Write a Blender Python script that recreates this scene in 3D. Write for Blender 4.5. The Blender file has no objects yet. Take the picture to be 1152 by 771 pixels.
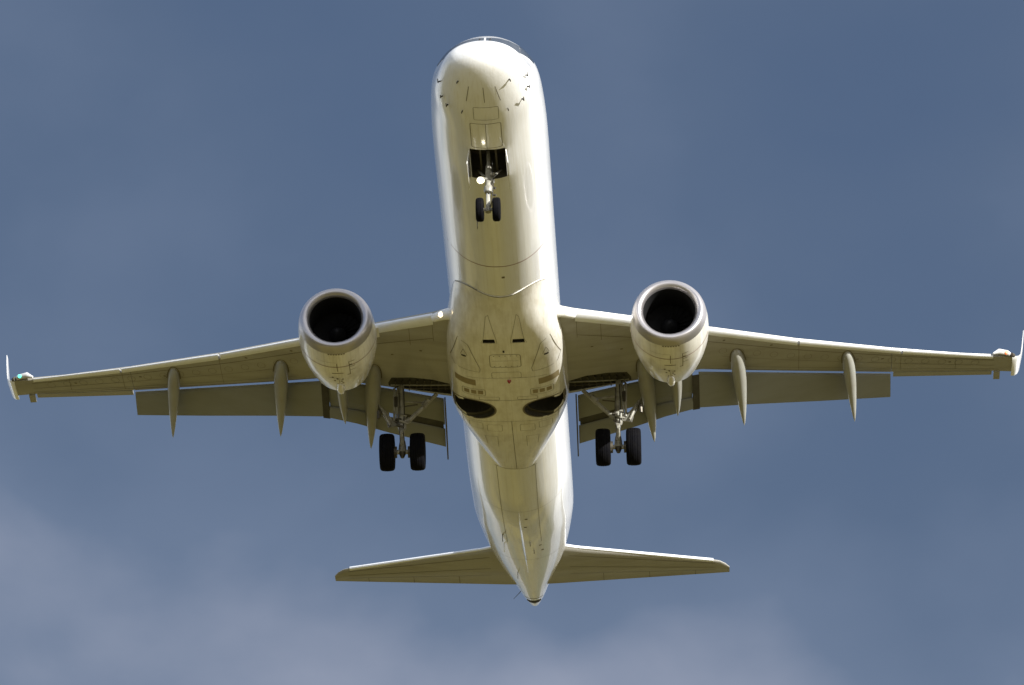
import bpy, bmesh, math, random
from mathutils import Vector, Matrix
random.seed(7)
R = math.radians
C = bpy.context.scene.collection
SC = bpy.context.scene

# ------------------------------------------------------------------ layout of the shot
# aircraft axes: X forward (station s = -X), Y to the port side, Z up; metres
PITCH = R(4.0)
REF = Vector((-18.0, 0, 0))                      # point of the airframe the camera distance is measured to
EL, AZ, ROLL, DIST, FPX = .4555, .035, .009, 160.3717, 6507.714
CAM_H = 1.7
Rp = Matrix.Rotation(-PITCH, 4, 'Y')             # nose up
d_air = Vector((math.cos(EL)*math.cos(AZ), math.cos(EL)*math.sin(AZ), -math.sin(EL)))
cam_air = REF + DIST*d_air
cam_rot = Rp @ cam_air
A2W = Matrix.Translation((0, 0, CAM_H - cam_rot.z)) @ Rp      # aircraft -> world

# ------------------------------------------------------------------ camera
cam = bpy.data.cameras.new('camera'); camo = bpy.data.objects.new('camera', cam); C.objects.link(camo)
fw = -d_air; right = fw.cross(Vector((0, 0, 1))).normalized(); up = right.cross(fw)
r2 = right*math.cos(ROLL) - up*math.sin(ROLL); u2 = up*math.cos(ROLL) + right*math.sin(ROLL)
M = Matrix.Identity(4)
for i in range(3):
    M[i][0] = r2[i]; M[i][1] = u2[i]; M[i][2] = -fw[i]
camo.matrix_world = A2W @ Matrix.Translation(cam_air) @ M
cam.sensor_width = 36; cam.lens = FPX/1152*36
cam.shift_x = (576-573.1384)/1152; cam.shift_y = (389.8098-385.5)/1152
cam.clip_start = 1; cam.clip_end = 60000
SC.camera = camo
SC.render.resolution_x = 1024; SC.render.resolution_y = 685

# ------------------------------------------------------------------ sun and sky
SUN_AZ, SUN_EL = R(48), R(20)                    # azimuth from the nose towards port, elevation
sun_dir = Vector((math.cos(SUN_EL)*math.cos(SUN_AZ), math.cos(SUN_EL)*math.sin(SUN_AZ), math.sin(SUN_EL)))
sl = bpy.data.lights.new('sun', 'SUN'); sl.energy = 5.0; sl.angle = R(.53); sl.color = (1, .98, .94)
so = bpy.data.objects.new('sun', sl); C.objects.link(so)
so.rotation_euler = sun_dir.to_track_quat('Z', 'Y').to_euler(); so.location = (0, 0, 300)

SKYOFF = (9.59, 5.11, 2.87)
W = bpy.data.worlds.new('World'); SC.world = W; W.use_nodes = True
nt = W.node_tree; N = nt.nodes; L = nt.links
for n in list(N): N.remove(n)
def nd(tree, t, **k):
    n = tree.nodes.new(t)
    for a, b in k.items():
        setattr(n, a, b)
    return n
def mth(tree, op, a, b=None, c=None, clamp=False):
    n = tree.nodes.new('ShaderNodeMath'); n.operation = op; n.use_clamp = clamp
    for i, v in enumerate((a, b, c)):
        if v is None: continue
        if isinstance(v, (int, float)): n.inputs[i].default_value = v
        else: tree.links.new(v, n.inputs[i])
    return n.outputs[0]
def noise(tree, vec, scale, detail=6, rough=.55, dist=0):
    n = tree.nodes.new('ShaderNodeTexNoise'); n.inputs['Scale'].default_value = scale
    n.inputs['Detail'].default_value = detail; n.inputs['Roughness'].default_value = rough; n.inputs['Distortion'].default_value = dist
    if vec is not None: tree.links.new(vec, n.inputs['Vector'])
    return n.outputs['Fac']
def ramp(tree, fac, stops):
    n = tree.nodes.new('ShaderNodeValToRGB'); el = n.color_ramp.elements
    while len(el) < len(stops): el.new(.5)
    for e, (p, c) in zip(el, stops):
        e.position = p; e.color = (*c, 1) if len(c) == 3 else c
    tree.links.new(fac, n.inputs[0]); return n.outputs['Color']
def mixc(tree, fac, a, b, bt='MIX'):
    n = tree.nodes.new('ShaderNodeMix'); n.data_type = 'RGBA'; n.blend_type = bt
    for k, v in ((0, fac), (6, a), (7, b)):
        if isinstance(v, (int, float)): n.inputs[k].default_value = v
        elif isinstance(v, tuple): n.inputs[k].default_value = (*v, 1)
        else: tree.links.new(v, n.inputs[k])
    return n.outputs[2]

sky = nd(nt, 'ShaderNodeTexSky', sky_type='NISHITA', sun_disc=False, sun_elevation=SUN_EL)
sky.sun_rotation = math.pi/2 - SUN_AZ
sky.air_density = 1.0; sky.dust_density = 1.0
tc = nd(nt, 'ShaderNodeTexCoord')
V = tc.outputs['Generated']
mp = nd(nt, 'ShaderNodeMapping'); mp.inputs['Scale'].default_value = (1, 1, 1.35); mp.inputs['Location'].default_value = SKYOFF; L.new(V, mp.inputs[0])
sep = nd(nt, 'ShaderNodeSeparateXYZ'); L.new(V, sep.inputs[0])
big = noise(nt, mp.outputs[0], 6.5, 4, .45, .1)
fine = noise(nt, mp.outputs[0], 15.0, 5, .45, .1)
# lumpy cloud density, thicker and paler towards the lower sky
dens = mth(nt, 'ADD', mth(nt, 'MULTIPLY', big, .55), mth(nt, 'MULTIPLY', fine, .45))
dens = mth(nt, 'ADD', dens, mth(nt, 'MULTIPLY', sep.outputs['Y'], .25))
lowb = nd(nt, 'ShaderNodeMapRange'); lowb.inputs[1].default_value = .366; lowb.inputs[2].default_value = .318
lowb.inputs[3].default_value = 0; lowb.inputs[4].default_value = .19; lowb.interpolation_type = 'SMOOTHSTEP'; L.new(sep.outputs['Z'], lowb.inputs[0])
dens = mth(nt, 'ADD', dens, lowb.outputs[0])
# storm cloud only around the view direction; bright cloud elsewhere added to whiten flanks
storm = nd(nt, 'ShaderNodeVectorMath', operation='DOT_PRODUCT'); L.new(V, storm.inputs[0]); storm.inputs[1].default_value = (-.926, -.033, .376)
side = nd(nt, 'ShaderNodeMapRange'); side.inputs[1].default_value = .965; side.inputs[2].default_value = .87
side.interpolation_type = 'SMOOTHSTEP'; L.new(storm.outputs['Value'], side.inputs[0])
dark = ramp(nt, dens, [(.36, (.35, .55, 1.02)), (.50, (.45, .65, 1.10)), (.64, (.70, .91, 1.40)), (.76, (1.60, 1.72, 2.2))])
brightc = ramp(nt, dens, [(.34, (1.6, 2.1, 3.2)), (.48, (4.1, 4.4, 4.9)), (.66, (7.0, 7.0, 7.1))])
cl = mixc(nt, side.outputs[0], dark, brightc)
mixf = mixc(nt, .88, sky.outputs[0], cl)
bg = nd(nt, 'ShaderNodeBackground'); bg.inputs[1].default_value = .1; L.new(mixf, bg.inputs[0])
wo = nd(nt, 'ShaderNodeOutputWorld'); L.new(bg.outputs[0], wo.inputs[0])

SC.view_settings.view_transform = 'Standard'; SC.view_settings.look = 'None'
SC.view_settings.gamma = 1; SC.view_settings.use_curve_mapping = False
SC.view_settings.exposure = 0.84
SC.render.engine = 'CYCLES'

# ------------------------------------------------------------------ materials
def mat(name, col, rough=.4, metal=0, coat=0, dirt=None, spec=.5, scale=(1, 1, 1), dscale=3, damt=.25, rvar=0, bump=0, streak=0, streakcol=(.25, .2, .12)):
    m = bpy.data.materials.new(name); m.use_nodes = True; t = m.node_tree
    b = t.nodes['Principled BSDF']
    b.inputs['Base Color'].default_value = (*col, 1); b.inputs['Roughness'].default_value = rough
    b.inputs['Metallic'].default_value = metal; b.inputs['Coat Weight'].default_value = coat
    b.inputs['Coat Roughness'].default_value = .035; b.inputs['Specular IOR Level'].default_value = spec
    tcn = t.nodes.new('ShaderNodeTexCoord'); mpn = t.nodes.new('ShaderNodeMapping')
    mpn.inputs['Scale'].default_value = scale; t.links.new(tcn.outputs['Object'], mpn.inputs[0])
    c = None
    if dirt:
        n1 = noise(t, mpn.outputs[0], dscale, 8, .6)
        f = ramp(t, n1, [(.42, (0, 0, 0)), (.72, (1, 1, 1))])
        c = mixc(t, mth(t, 'MULTIPLY', f, damt), tuple(col), tuple(dirt))
    if streak:
        ms = t.nodes.new('ShaderNodeMapping'); ms.inputs['Scale'].default_value = (.15, 11, 5); t.links.new(tcn.outputs['Object'], ms.inputs[0])
        n2 = noise(t, ms.outputs[0], 1.6, 6, .6)
        f2 = ramp(t, n2, [(.50, (0, 0, 0)), (.74, (1, 1, 1))])
        c = mixc(t, mth(t, 'MULTIPLY', f2, streak), c if c is not None else tuple(col), streakcol)
    if c is not None: t.links.new(c, b.inputs['Base Color'])
    if rvar:
        n3 = noise(t, mpn.outputs[0], dscale*1.7, 5, .6)
        t.links.new(mth(t, 'ADD', mth(t, 'MULTIPLY', n3, rvar), rough-rvar/2), b.inputs['Roughness'])
    if bump:
        mb_ = t.nodes.new('ShaderNodeMapping'); mb_.inputs['Scale'].default_value = (.13, 3.4, 3.4); t.links.new(tcn.outputs['Object'], mb_.inputs[0])
        n4 = noise(t, mb_.outputs[0], bump, 4, .6); bn = t.nodes.new('ShaderNodeBump')
        bn.inputs['Strength'].default_value = .6; bn.inputs['Distance'].default_value = .009
        t.links.new(n4, bn.inputs['Height']); t.links.new(bn.outputs[0], b.inputs['Normal'])
    return m
MT = {}
MT['white'] = mat('white_paint', (.84, .84, .83), .2, spec=.5, coat=.7, dirt=(.56, .51, .38), scale=(.35, 1.4, 1.4), dscale=2.2, damt=.16, streak=.28, streakcol=(.56, .50, .36), rvar=.08, bump=1.3)
MT['fair'] = mat('fairing_paint', (.80, .78, .72), .24, spec=.5, coat=.4, dirt=(.42, .36, .22), scale=(.5, 1.2, 1.2), dscale=2.6, damt=.45, streak=.35, streakcol=(.45, .38, .24), rvar=.12, bump=1.3)
MT['grey'] = mat('grey_wing_paint', (.35, .34, .305), .36, coat=.1, dirt=(.17, .145, .10), scale=(1.4, .2, 1), dscale=2.0, damt=.38, streak=.15, streakcol=(.25, .21, .14), rvar=.15)
MT['flap'] = mat('grey_flap_paint', (.22, .225, .205), .45, dirt=(.13, .12, .09), scale=(1.6, .3, 1), dscale=1.8, damt=.25, rvar=.15)
MT['canoe'] = mat('grey_fairing_paint', (.30, .30, .27), .38, coat=.2, dirt=(.22, .19, .13), dscale=1.8, damt=.4, rvar=.1)
MT['slat'] = mat('polished_leading_edge', (.82, .84, .88), .30, metal=.25, coat=.3, dirt=(.6, .56, .48), dscale=4, damt=.2)
MT['lip'] = mat('polished_intake_lip', (.46, .44, .45), .34, metal=.8, dirt=(.38, .34, .32), dscale=3, damt=.25)
MT['cowl'] = mat('engine_cowl_paint', (.82, .80, .74), .25, coat=.5, dirt=(.5, .43, .30), scale=(.8, 2, 2), dscale=2.5, damt=.32, streak=.25, rvar=.1)
MT['seam'] = mat('seam_line', (.16, .135, .085), .7, dirt=(.07, .06, .04), dscale=6, damt=.5)
MT['redline'] = mat('red_brown_seam', (.22, .08, .05), .6, dirt=(.1, .05, .03), dscale=5, damt=.4)
MT['black'] = mat('dark_cavity', (.02, .019, .016), .8, dirt=(.05, .04, .03), dscale=4, damt=.5)
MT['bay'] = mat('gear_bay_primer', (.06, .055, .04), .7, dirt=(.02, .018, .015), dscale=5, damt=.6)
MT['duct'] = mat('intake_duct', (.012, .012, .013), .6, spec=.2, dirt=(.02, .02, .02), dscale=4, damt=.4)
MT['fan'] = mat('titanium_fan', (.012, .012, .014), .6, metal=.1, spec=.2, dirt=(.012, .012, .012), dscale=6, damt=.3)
MT['tyre'] = mat('tyre_rubber', (.004, .004, .0055), .85, spec=.06, dirt=(.010, .009, .008), dscale=9, damt=.5)
MT['hub'] = mat('wheel_hub', (.3, .29, .26), .45, metal=.5, dirt=(.1, .08, .05), dscale=9, damt=.5)
MT['strut'] = mat('gear_strut_paint', (.36, .35, .30), .38, coat=.2, dirt=(.09, .075, .05), dscale=7, damt=.75)
MT['chrome'] = mat('chrome_piston', (.85, .85, .85), .12, metal=1, dirt=(.6, .58, .5), dscale=6, damt=.2)
MT['dkmetal'] = mat('oily_metal', (.10, .09, .07), .5, metal=.6, dirt=(.04, .03, .02), dscale=8, damt=.5)
MT['tan'] = mat('tan_vent_panel', (.30, .24, .13), .55, dirt=(.2, .16, .09), dscale=8, damt=.5)
MT['heat'] = mat('heat_stained_metal', (.34, .27, .20), .4, metal=.7, dirt=(.18, .12, .08), dscale=4, damt=.5)
MT['glass'] = mat('windshield_glass', (.03, .04, .055), .12, dirt=(.04, .05, .06), dscale=3, damt=.3, spec=.15)
MT['lens'] = mat('clear_lens', (.5, .5, .5), .06, coat=1, dirt=(.4, .4, .4), dscale=6, damt=.3)
MT['beacon'] = mat('red_beacon_glass', (.35, .015, .01), .15, coat=1, dirt=(.2, .01, .01), dscale=6, damt=.3)
def lamp(name, col, st):
    m = bpy.data.materials.new(name); m.use_nodes = True; b = m.node_tree.nodes['Principled BSDF']
    b.inputs['Base Color'].default_value = (*col, 1); b.inputs['Emission Color'].default_value = (*col, 1); b.inputs['Emission Strength'].default_value = st
    return m
MT['lamp'] = lamp('lit_landing_lamp', (1, .93, .72), 7)
MT['wlamp'] = lamp('lit_wing_root_lamp', (1, .80, .48), 3.0)
MT['green'] = lamp('green_nav_lamp', (.1, 1, .65), .9)
MT['red'] = lamp('red_nav_lamp', (1, .12, .03), 1.3)

# ------------------------------------------------------------------ mesh helpers (all points in aircraft axes, written as (s, y, z))
OR = Vector((-18.0, 0, -3.7))                    # origin of the thing, under the wing at wheel level
class MB:
    def __init__(self): self.v = []; self.f = []; self.m = []; self.mats = []
    def mi(self, k):
        if k not in self.mats: self.mats.append(k)
        return self.mats.index(k)
    def add(self, vs, fs, k):
        o = len(self.v); self.v += [tuple(v) for v in vs]; i = self.mi(k)
        for f in fs: self.f.append([o+a for a in f]); self.m.append(i)
    def loft(self, secs, k, cap=True, closed=True):
        n = len(secs[0]); vs = [p for s in secs for p in s]; fs = []
        for i in range(len(secs)-1):
            for j in range(n if closed else n-1):
                a = i*n+j; b = i*n+(j+1) % n
                fs.append((a, b, b+n, a+n))
        if cap and closed:
            fs.append(tuple(range(n))); fs.append(tuple((len(secs)-1)*n+j for j in range(n)))
        self.add(vs, fs, k)
    def tube(self, pts, r, k, n=12, cap=True):
        pts = [Vector(p) for p in pts]; rs = r if isinstance(r, (list, tuple)) else [r]*len(pts)
        secs = []
        for i, p in enumerate(pts):
            d = (pts[min(i+1, len(pts)-1)] - pts[max(i-1, 0)])
            if d.length < 1e-6: d = pts[-1]-pts[0]
            d.normalize(); a = Vector((0, 0, 1)) if abs(d.z) < .9 else Vector((1, 0, 0))
            u = d.cross(a).normalized(); w = d.cross(u)
            secs.append([p + rs[i]*(math.cos(t)*u + math.sin(t)*w) for t in [2*math.pi*j/n for j in range(n)]])
        self.loft(secs, k, cap)
    def bar(self, p0, p1, w, h, k, upv=(0, 0, 1), w1=None, h1=None):
        p0 = Vector(p0); p1 = Vector(p1); d = (p1-p0).normalized(); u = d.cross(Vector(upv)).normalized(); q = u.cross(d)
        secs = []
        for p, a, b in ((p0, w, h), (p1, w1 or w, h1 or h)):
            e = .18
            secs.append([p + u*(x*a/2) + q*(y*b/2) for x, y in ((-1, -1+e), (-1+e, -1), (1-e, -1), (1, -1+e), (1, 1-e), (1-e, 1), (-1+e, 1), (-1, 1-e))])
        self.loft(secs, k)
    def prism(self, poly, z0, z1, k):            # poly of (s,y)
        n = len(poly); vs = [(s, y, z0) for s, y in poly] + [(s, y, z1) for s, y in poly]
        self.add(vs, [tuple(range(n)), tuple(range(n, 2*n))] + [(i, (i+1) % n, n+(i+1) % n, n+i) for i in range(n)], k)
    def lathe(self, prof, c, ax, k, n=48, closed_prof=False):
        c = Vector(c); ax = Vector(ax).normalized(); a = Vector((0, 0, 1)) if abs(ax.z) < .9 else Vector((1, 0, 0))
        u = ax.cross(a).normalized(); w = ax.cross(u)
        P = prof + [prof[0]] if closed_prof else prof
        secs = [[c + ax*x + r*(math.cos(t)*u + math.sin(t)*w) for t in [2*math.pi*j/n for j in range(n)]] for x, r in P]
        self.loft(secs, k, cap=False)
    def mesh(self, name, sharp=35, weld=True):
        me = bpy.data.meshes.new(name)
        me.from_pydata([Vector((-s, y, z)) - OR for s, y, z in self.v], [], self.f)
        for k in self.mats: me.materials.append(MT[k])
        me.polygons.foreach_set('material_index', self.m)
        bm = bmesh.new(); bm.from_mesh(me)
        if weld: bmesh.ops.remove_doubles(bm, verts=bm.verts, dist=.0004)
        bmesh.ops.recalc_face_normals(bm, faces=bm.faces)
        bm.to_mesh(me); bm.free()
        me.polygons.foreach_set('use_smooth', [True]*len(me.polygons))
        me.set_sharp_from_angle(angle=R(sharp)); me.update()
        return me
    def build(self, name, parent=None, sharp=35, label=None):
        o = bpy.data.objects.new(name, self.mesh(name, sharp)); C.objects.link(o); o.parent = parent
        if label: o['label'] = label
        return o

def cut(o, cutter_mb, extra=None, sharp=35):
    """real boolean pocket, its walls keep the cutter's material; then merge surface seams into the same mesh"""
    if cutter_mb is not None:
        cme = cutter_mb.mesh('cut'); co = bpy.data.objects.new('cut', cme); C.objects.link(co)
        md = o.modifiers.new('b', 'BOOLEAN'); md.operation = 'DIFFERENCE'; md.object = co; md.solver = 'EXACT'; md.material_mode = 'TRANSFER'; md.use_self = True
        par = o.parent; o.parent = None
        dg = bpy.context.evaluated_depsgraph_get(); dg.update()
        me = bpy.data.meshes.new_from_object(o.evaluated_get(dg)); o.modifiers.clear(); old = o.data; nm = old.name
        o.data = me; o.parent = par; bpy.data.meshes.remove(old); me.name = nm
        bpy.data.objects.remove(co)
    if extra is not None and extra.v:
        em = extra.mesh('x'); base = len(o.data.materials)
        for m in em.materials: o.data.materials.append(m)
        for p in em.polygons: p.material_index += base
        bm = bmesh.new(); bm.from_mesh(o.data); bm.from_mesh(em); bm.to_mesh(o.data); bm.free()
        bpy.data.meshes.remove(em)
    me = o.data
    me.polygons.foreach_set('use_smooth', [True]*len(me.polygons)); me.set_sharp_from_angle(angle=R(sharp)); me.update()

def hermite(tab, x):
    xs = [t[0] for t in tab]; n = len(tab)
    if x <= xs[0]: return tab[0][1]
    if x >= xs[-1]: return tab[-1][1]
    i = max(j for j in range(n-1) if xs[j] <= x)
    def sl(j):
        if j == 0 or j == n-1:
            k = 0 if j == 0 else n-2
            return (tab[k+1][1]-tab[k][1])/(xs[k+1]-xs[k])
        a = (tab[j][1]-tab[j-1][1])/(xs[j]-xs[j-1]); b = (tab[j+1][1]-tab[j][1])/(xs[j+1]-xs[j])
        return 0 if a*b <= 0 else 2*a*b/(a+b)
    h = xs[i+1]-xs[i]; t = (x-xs[i])/h; m0 = sl(i)*h; m1 = sl(i+1)*h
    return (2*t**3-3*t*t+1)*tab[i][1] + (t**3-2*t*t+t)*m0 + (-2*t**3+3*t*t)*tab[i+1][1] + (t**3-t*t)*m1
def lin(tab, x):
    if x <= tab[0][0]: return tab[0][1]
    for (a, b), (c, d) in zip(tab, tab[1:]):
        if x <= c: return b + (d-b)*(x-a)/(c-a)
    return tab[-1][1]

# ------------------------------------------------------------------ fuselage lines
sq = math.sqrt
T_ZT = [(0, -.62), (sq(.1), -.38), (sq(.4), -.10), (sq(1), .17), (sq(1.7), .47), (sq(2.2), .88), (sq(2.45), 1.10), (sq(2.78), 1.345), (sq(3.6), 1.51), (sq(5), 1.59), (sq(6.5), 1.6), (sq(30), 1.6), (sq(35), 1.50), (sq(37), 1.42), (sq(38.2), 1.36), (sq(38.55), 1.27), (sq(38.65), 1.18)]
T_ZB = [(0, -.62), (sq(.1), -.90), (sq(.4), -1.12), (sq(1), -1.36), (sq(2), -1.58), (sq(3.5), -1.71), (sq(5), -1.75), (sq(24), -1.75), (sq(25), -1.72), (sq(26), -1.61), (sq(28), -1.24), (sq(30), -.82), (sq(32), -.39), (sq(34), .05), (sq(36), .49), (sq(38.2), .98), (sq(38.55), 1.08), (sq(38.65), 1.16)]
T_HW = [(0, 0), (sq(.1), .42), (sq(.38), .84), (sq(.7), 1.0), (sq(1.1), 1.12), (sq(2.2), 1.335), (sq(3.4), 1.43), (sq(4.9), 1.48), (sq(6.5), 1.49), (sq(25.5), 1.49), (sq(28.5), 1.47), (sq(30.5), 1.35), (sq(32.7), 1.13), (sq(34.3), .90), (sq(36.5), .50), (sq(37.4), .36), (sq(38.2), .20), (sq(38.55), .10), (sq(38.65), .02)]
def FS(s):
    q = sq(max(s, 0)); return hermite(T_ZT, q), hermite(T_ZB, q), hermite(T_HW, q)
def fus(s, th):                                  # th: angle from the keel, + to port
    zt, zb, hw = FS(s); zw = zb + (zt-zb)*.5
    return Vector((s, hw*math.sin(th), zw - (zw-zb if math.cos(th) > 0 else zt-zw)*math.cos(th)))
def fus_z(s, y):                                 # underside height
    zt, zb, hw = FS(s); zw = zb + (zt-zb)*.5; k = min(abs(y)/max(hw, 1e-3), .999)
    return zw - (zw-zb)*math.sqrt(1-k*k)
def fus_th(s, y):
    hw = FS(s)[2]; return math.asin(max(-.999, min(.999, y/max(hw, 1e-3))))
# belly fairing lines
B_Z = [(11.42, -1.768), (11.6, -1.80), (12.2, -1.90), (13.2, -2.02), (14.5, -2.09), (17.5, -2.12), (19, -2.08), (20.5, -1.97), (22.0, -1.80), (22.3, -1.765)]
B_W = [(11.42, 1.22), (11.6, 1.25), (12.2, 1.32), (13.2, 1.44), (14.5, 1.60), (16, 1.66), (17.8, 1.66), (18.4, 1.64), (19.0, 1.55), (20.0, 1.34), (21.2, 1.06), (22.3, .76)]
B_N = 3.6; B_C = -.75
def BN(s): return B_N if s < 17.8 else B_N-(B_N-2.7)*min(1, (s-17.8)/3.2)
def BF(s): return hermite(B_Z, s), hermite(B_W, s)
def bshear(s, y):                                # plan-view curve of the fairing's front edge
    k = min(1, abs(y)/1.22); return (-.95*k*k+1.30*k**4)*max(0, 1-(s-11.42)/1.6)
def bblend(s): u = min(1, max(0, (s-11.42)/1.9)); return u*u*(3-2*u)
def bel_z(s, y, s0=None):
    if s0 is None: s0 = max(11.42, s - bshear(s, y))
    zb, w = BF(s0); k = min(abs(y)/w, .9999); b_ = bblend(s0)
    return (1-b_)*(fus_z(s, y)-.022) + b_*(B_C - (B_C-zb)*(1-k**BN(s0))**(1/BN(s0)))
def low_z(s, y):
    z = fus_z(s, y)
    if 11.42 + bshear(s, y) < s < 22.3 and abs(y) < BF(s)[1]: z = min(z, bel_z(s, y))
    return z

def ribbon(mb, pts, w, k, surf=low_z, off=.004, step=.12, closed=False):
    """thin line lying on the underside: pts (s,y)"""
    if closed: pts = pts + [pts[0]]
    P = []
    for (a, b), (c, d) in zip(pts, pts[1:]):
        n = max(1, int(math.hypot(c-a, d-b)/step))
        for i in range(n): P.append((a+(c-a)*i/n, b+(d-b)*i/n))
    P.append(pts[-1])
    vs = []
    for i, (s, y) in enumerate(P):
        s0, y0 = P[max(i-1, 0)]; s1, y1 = P[min(i+1, len(P)-1)]
        l = math.hypot(s1-s0, y1-y0) or 1; ns, ny = -(y1-y0)/l, (s1-s0)/l
        for sg in (-1, 1):
            a, b = s+ns*w/2*sg, y+ny*w/2*sg
            vs.append((a, b, surf(a, b)-off))
    mb.add(vs, [(2*i, 2*i+1, 2*i+3, 2*i+2) for i in range(len(P)-1)], k)
def rrect(s0, s1, y0, y1, r):
    p = []
    for cs, cy, a0 in ((s1-r, y1-r, 0), (s0+r, y1-r, 90), (s0+r, y0+r, 180), (s1-r, y0+r, 270)):
        for i in range(4):
            a = R(a0+i*30); p.append((cs+r*math.cos(a), cy+r*math.sin(a)))
    return p
def patch(mb, s0, s1, y0, y1, k, surf=low_z, off=.004, n=6, skew=0):
    vs = []
    for i in range(n+1):
        for j in range(n+1):
            y = y0+(y1-y0)*j/n; s = s0+(s1-s0)*i/n + skew*(abs(y)-abs(y0)); vs.append((s, y, surf(s, y)-off))
    mb.add(vs, [(i*(n+1)+j, i*(n+1)+j+1, (i+1)*(n+1)+j+1, (i+1)*(n+1)+j) for i in range(n) for j in range(n)], k)

# ------------------------------------------------------------------ ground (structure)
gm = bpy.data.materials.new('dry_grass_fields'); gm.use_nodes = True; t = gm.node_tree; b = t.nodes['Principled BSDF']
tcg = t.nodes.new('ShaderNodeTexCoord'); b.inputs['Roughness'].default_value = .95
n1 = noise(t, tcg.outputs['Object'], .012, 5, .55); n2 = noise(t, tcg.outputs['Object'], .11, 8, .65)
vo = t.nodes.new('ShaderNodeTexVoronoi'); vo.inputs['Scale'].default_value = .007; t.links.new(tcg.outputs['Object'], vo.inputs['Vector'])
sv = t.nodes.new('ShaderNodeSeparateColor'); t.links.new(vo.outputs['Color'], sv.inputs[0])
ms_ = t.nodes.new('ShaderNodeMapping'); ms_.inputs['Scale'].default_value = (.05, 1, 1); t.links.new(tcg.outputs['Object'], ms_.inputs[0])
n5 = noise(t, ms_.outputs[0], .07, 3, .5)
n1 = mth(t, 'ADD', mth(t, 'MULTIPLY', n1, .45), mth(t, 'MULTIPLY', n5, .62))
f = mth(t, 'ADD', mth(t, 'MULTIPLY', n1, .5), mth(t, 'ADD', mth(t, 'MULTIPLY', n2, .25), mth(t, 'MULTIPLY', sv.outputs[0], .28)))
gcol = ramp(t, f, [(.36, (.014, .015, .003)), (.47, (.046, .038, .007)), (.56, (.108, .085, .013)), (.72, (.26, .208, .045))])
t.links.new(gcol, b.inputs['Base Color'])
gme = bpy.data.meshes.new('ground'); S_ = 20000
gme.from_pydata([(-S_, -S_, 0), (S_, -S_, 0), (S_, S_, 0), (-S_, S_, 0)], [], [(0, 1, 2, 3)]); gme.materials.append(gm)
g = bpy.data.objects.new('ground', gme); C.objects.link(g); g['kind'] = 'structure'

# ring added to hide sky from the tail's reflection: hills all round the horizon
hm = mat('unseen_wooded_hills', (.05, .06, .025), .95, dirt=(.12, .11, .05), dscale=.006, damt=.8)
hv = []; hf = []; NH = 240
for i in range(NH):
    a = 2*math.pi*i/NH
    h_ = 95+45*math.sin(3*a+1)+28*math.sin(7*a+.4)+14*math.sin(17*a)+9*math.sin(41*a+2)
    for r_, z_ in ((1500, -.5), (1720, h_*.55), (1980, h_*.95), (2300, h_), (3000, h_*.9)): hv.append((r_*math.cos(a), r_*math.sin(a), z_))
for i in range(NH):
    for j in range(4): a = i*5+j; b_ = ((i+1) % NH)*5+j; hf.append((a, b_, b_+1, a+1))
hme = bpy.data.meshes.new('unseen_hills'); hme.from_pydata(hv, [], hf); hme.materials.append(hm); hme.polygons.foreach_set('use_smooth', [True]*len(hf))
ho = bpy.data.objects.new('unseen_hills', hme); C.objects.link(ho); ho['kind'] = 'structure'

# ------------------------------------------------------------------ the aircraft
root = bpy.data.objects.new('airliner', None); C.objects.link(root)
root['label'] = 'white twin-engine jet airliner overhead with landing gear and flaps down'; root['category'] = 'airplane'
root.matrix_world = A2W @ Matrix.Translation(OR)

# --- fuselage
stations = [0, .01, .03, .06, .1, .16, .24, .34, .46, .6, .78, 1, 1.25, 1.5, 1.75, 2, 2.25, 2.5, 2.75, 3.1, 3.5, 4, 4.6, 5.3, 6.2] + [7+i for i in range(18)] + [24.5+i*.5 for i in range(28)] + [38.2, 38.4, 38.5, 38.58, 38.63, 38.65]
NF = 96
m = MB()
m.loft([[fus(s, 2*math.pi*j/NF) for j in range(NF)] for s in stations], 'white')
fuselage = m.build('fuselage', root)
cutm = MB()
cutm.prism([(3.27, -.45), (3.20, 0), (3.27, .45), (4.72, .45), (4.72, -.45)], -2.2, -1.0, 'bay')
for sg in (1, -1):
    cutm.prism([(17.62+.6*math.cos(a), sg*1.0+.57*math.sin(a)) for a in [2*math.pi*i/32 for i in range(32)]], -3, -1.25, 'black')
x = MB()
sy = [i*.12 for i in range(-12, 13)]
ribbon(x, [(9.66+.05*abs(y), y) for y in [i*.11 for i in range(-12, 13)]], .03, 'redline')        # ring seam ahead of the fairing
ribbon(x, rrect(2.05, 3.14, -.39, .39, .05), .016, 'seam', closed=True); ribbon(x, [(2.05, 0), (3.15, 0)], .012, 'seam')   # closed front doors of the nose gear
ribbon(x, rrect(1.40, 1.88, -.28, .35, .04), .010, 'seam', closed=True)
for y0, y1 in ((-.36, -.44), (0, .02), (.30, .42)): ribbon(x, [(.72, y0), (1.22, y1)], .016, 'seam')
ribbon(x, [(22.3, -.55), (29.2, -.5)], .010, 'seam'); ribbon(x, [(22.3, .55), (29.2, .5)], .010, 'seam')
ribbon(x, [(25.4, y) for y in sy], .010, 'seam'); ribbon(x, [(31.4, y*.8) for y in sy], .012, 'seam')
ribbon(x, [(37.2, y) for y in [i*.05-.3 for i in range(13)]], .05, 'seam')
patch(x, 37.5, 37.9, -.22, .22, 'black')
for s, y in ((26.1, .15), (27.0, .1), (10.25, .12), (29.6, .45), (30.3, .5)): patch(x, s, s+.10, y-.04, y+.04, 'seam', n=1)
cut(fuselage, cutm, x)
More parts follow.
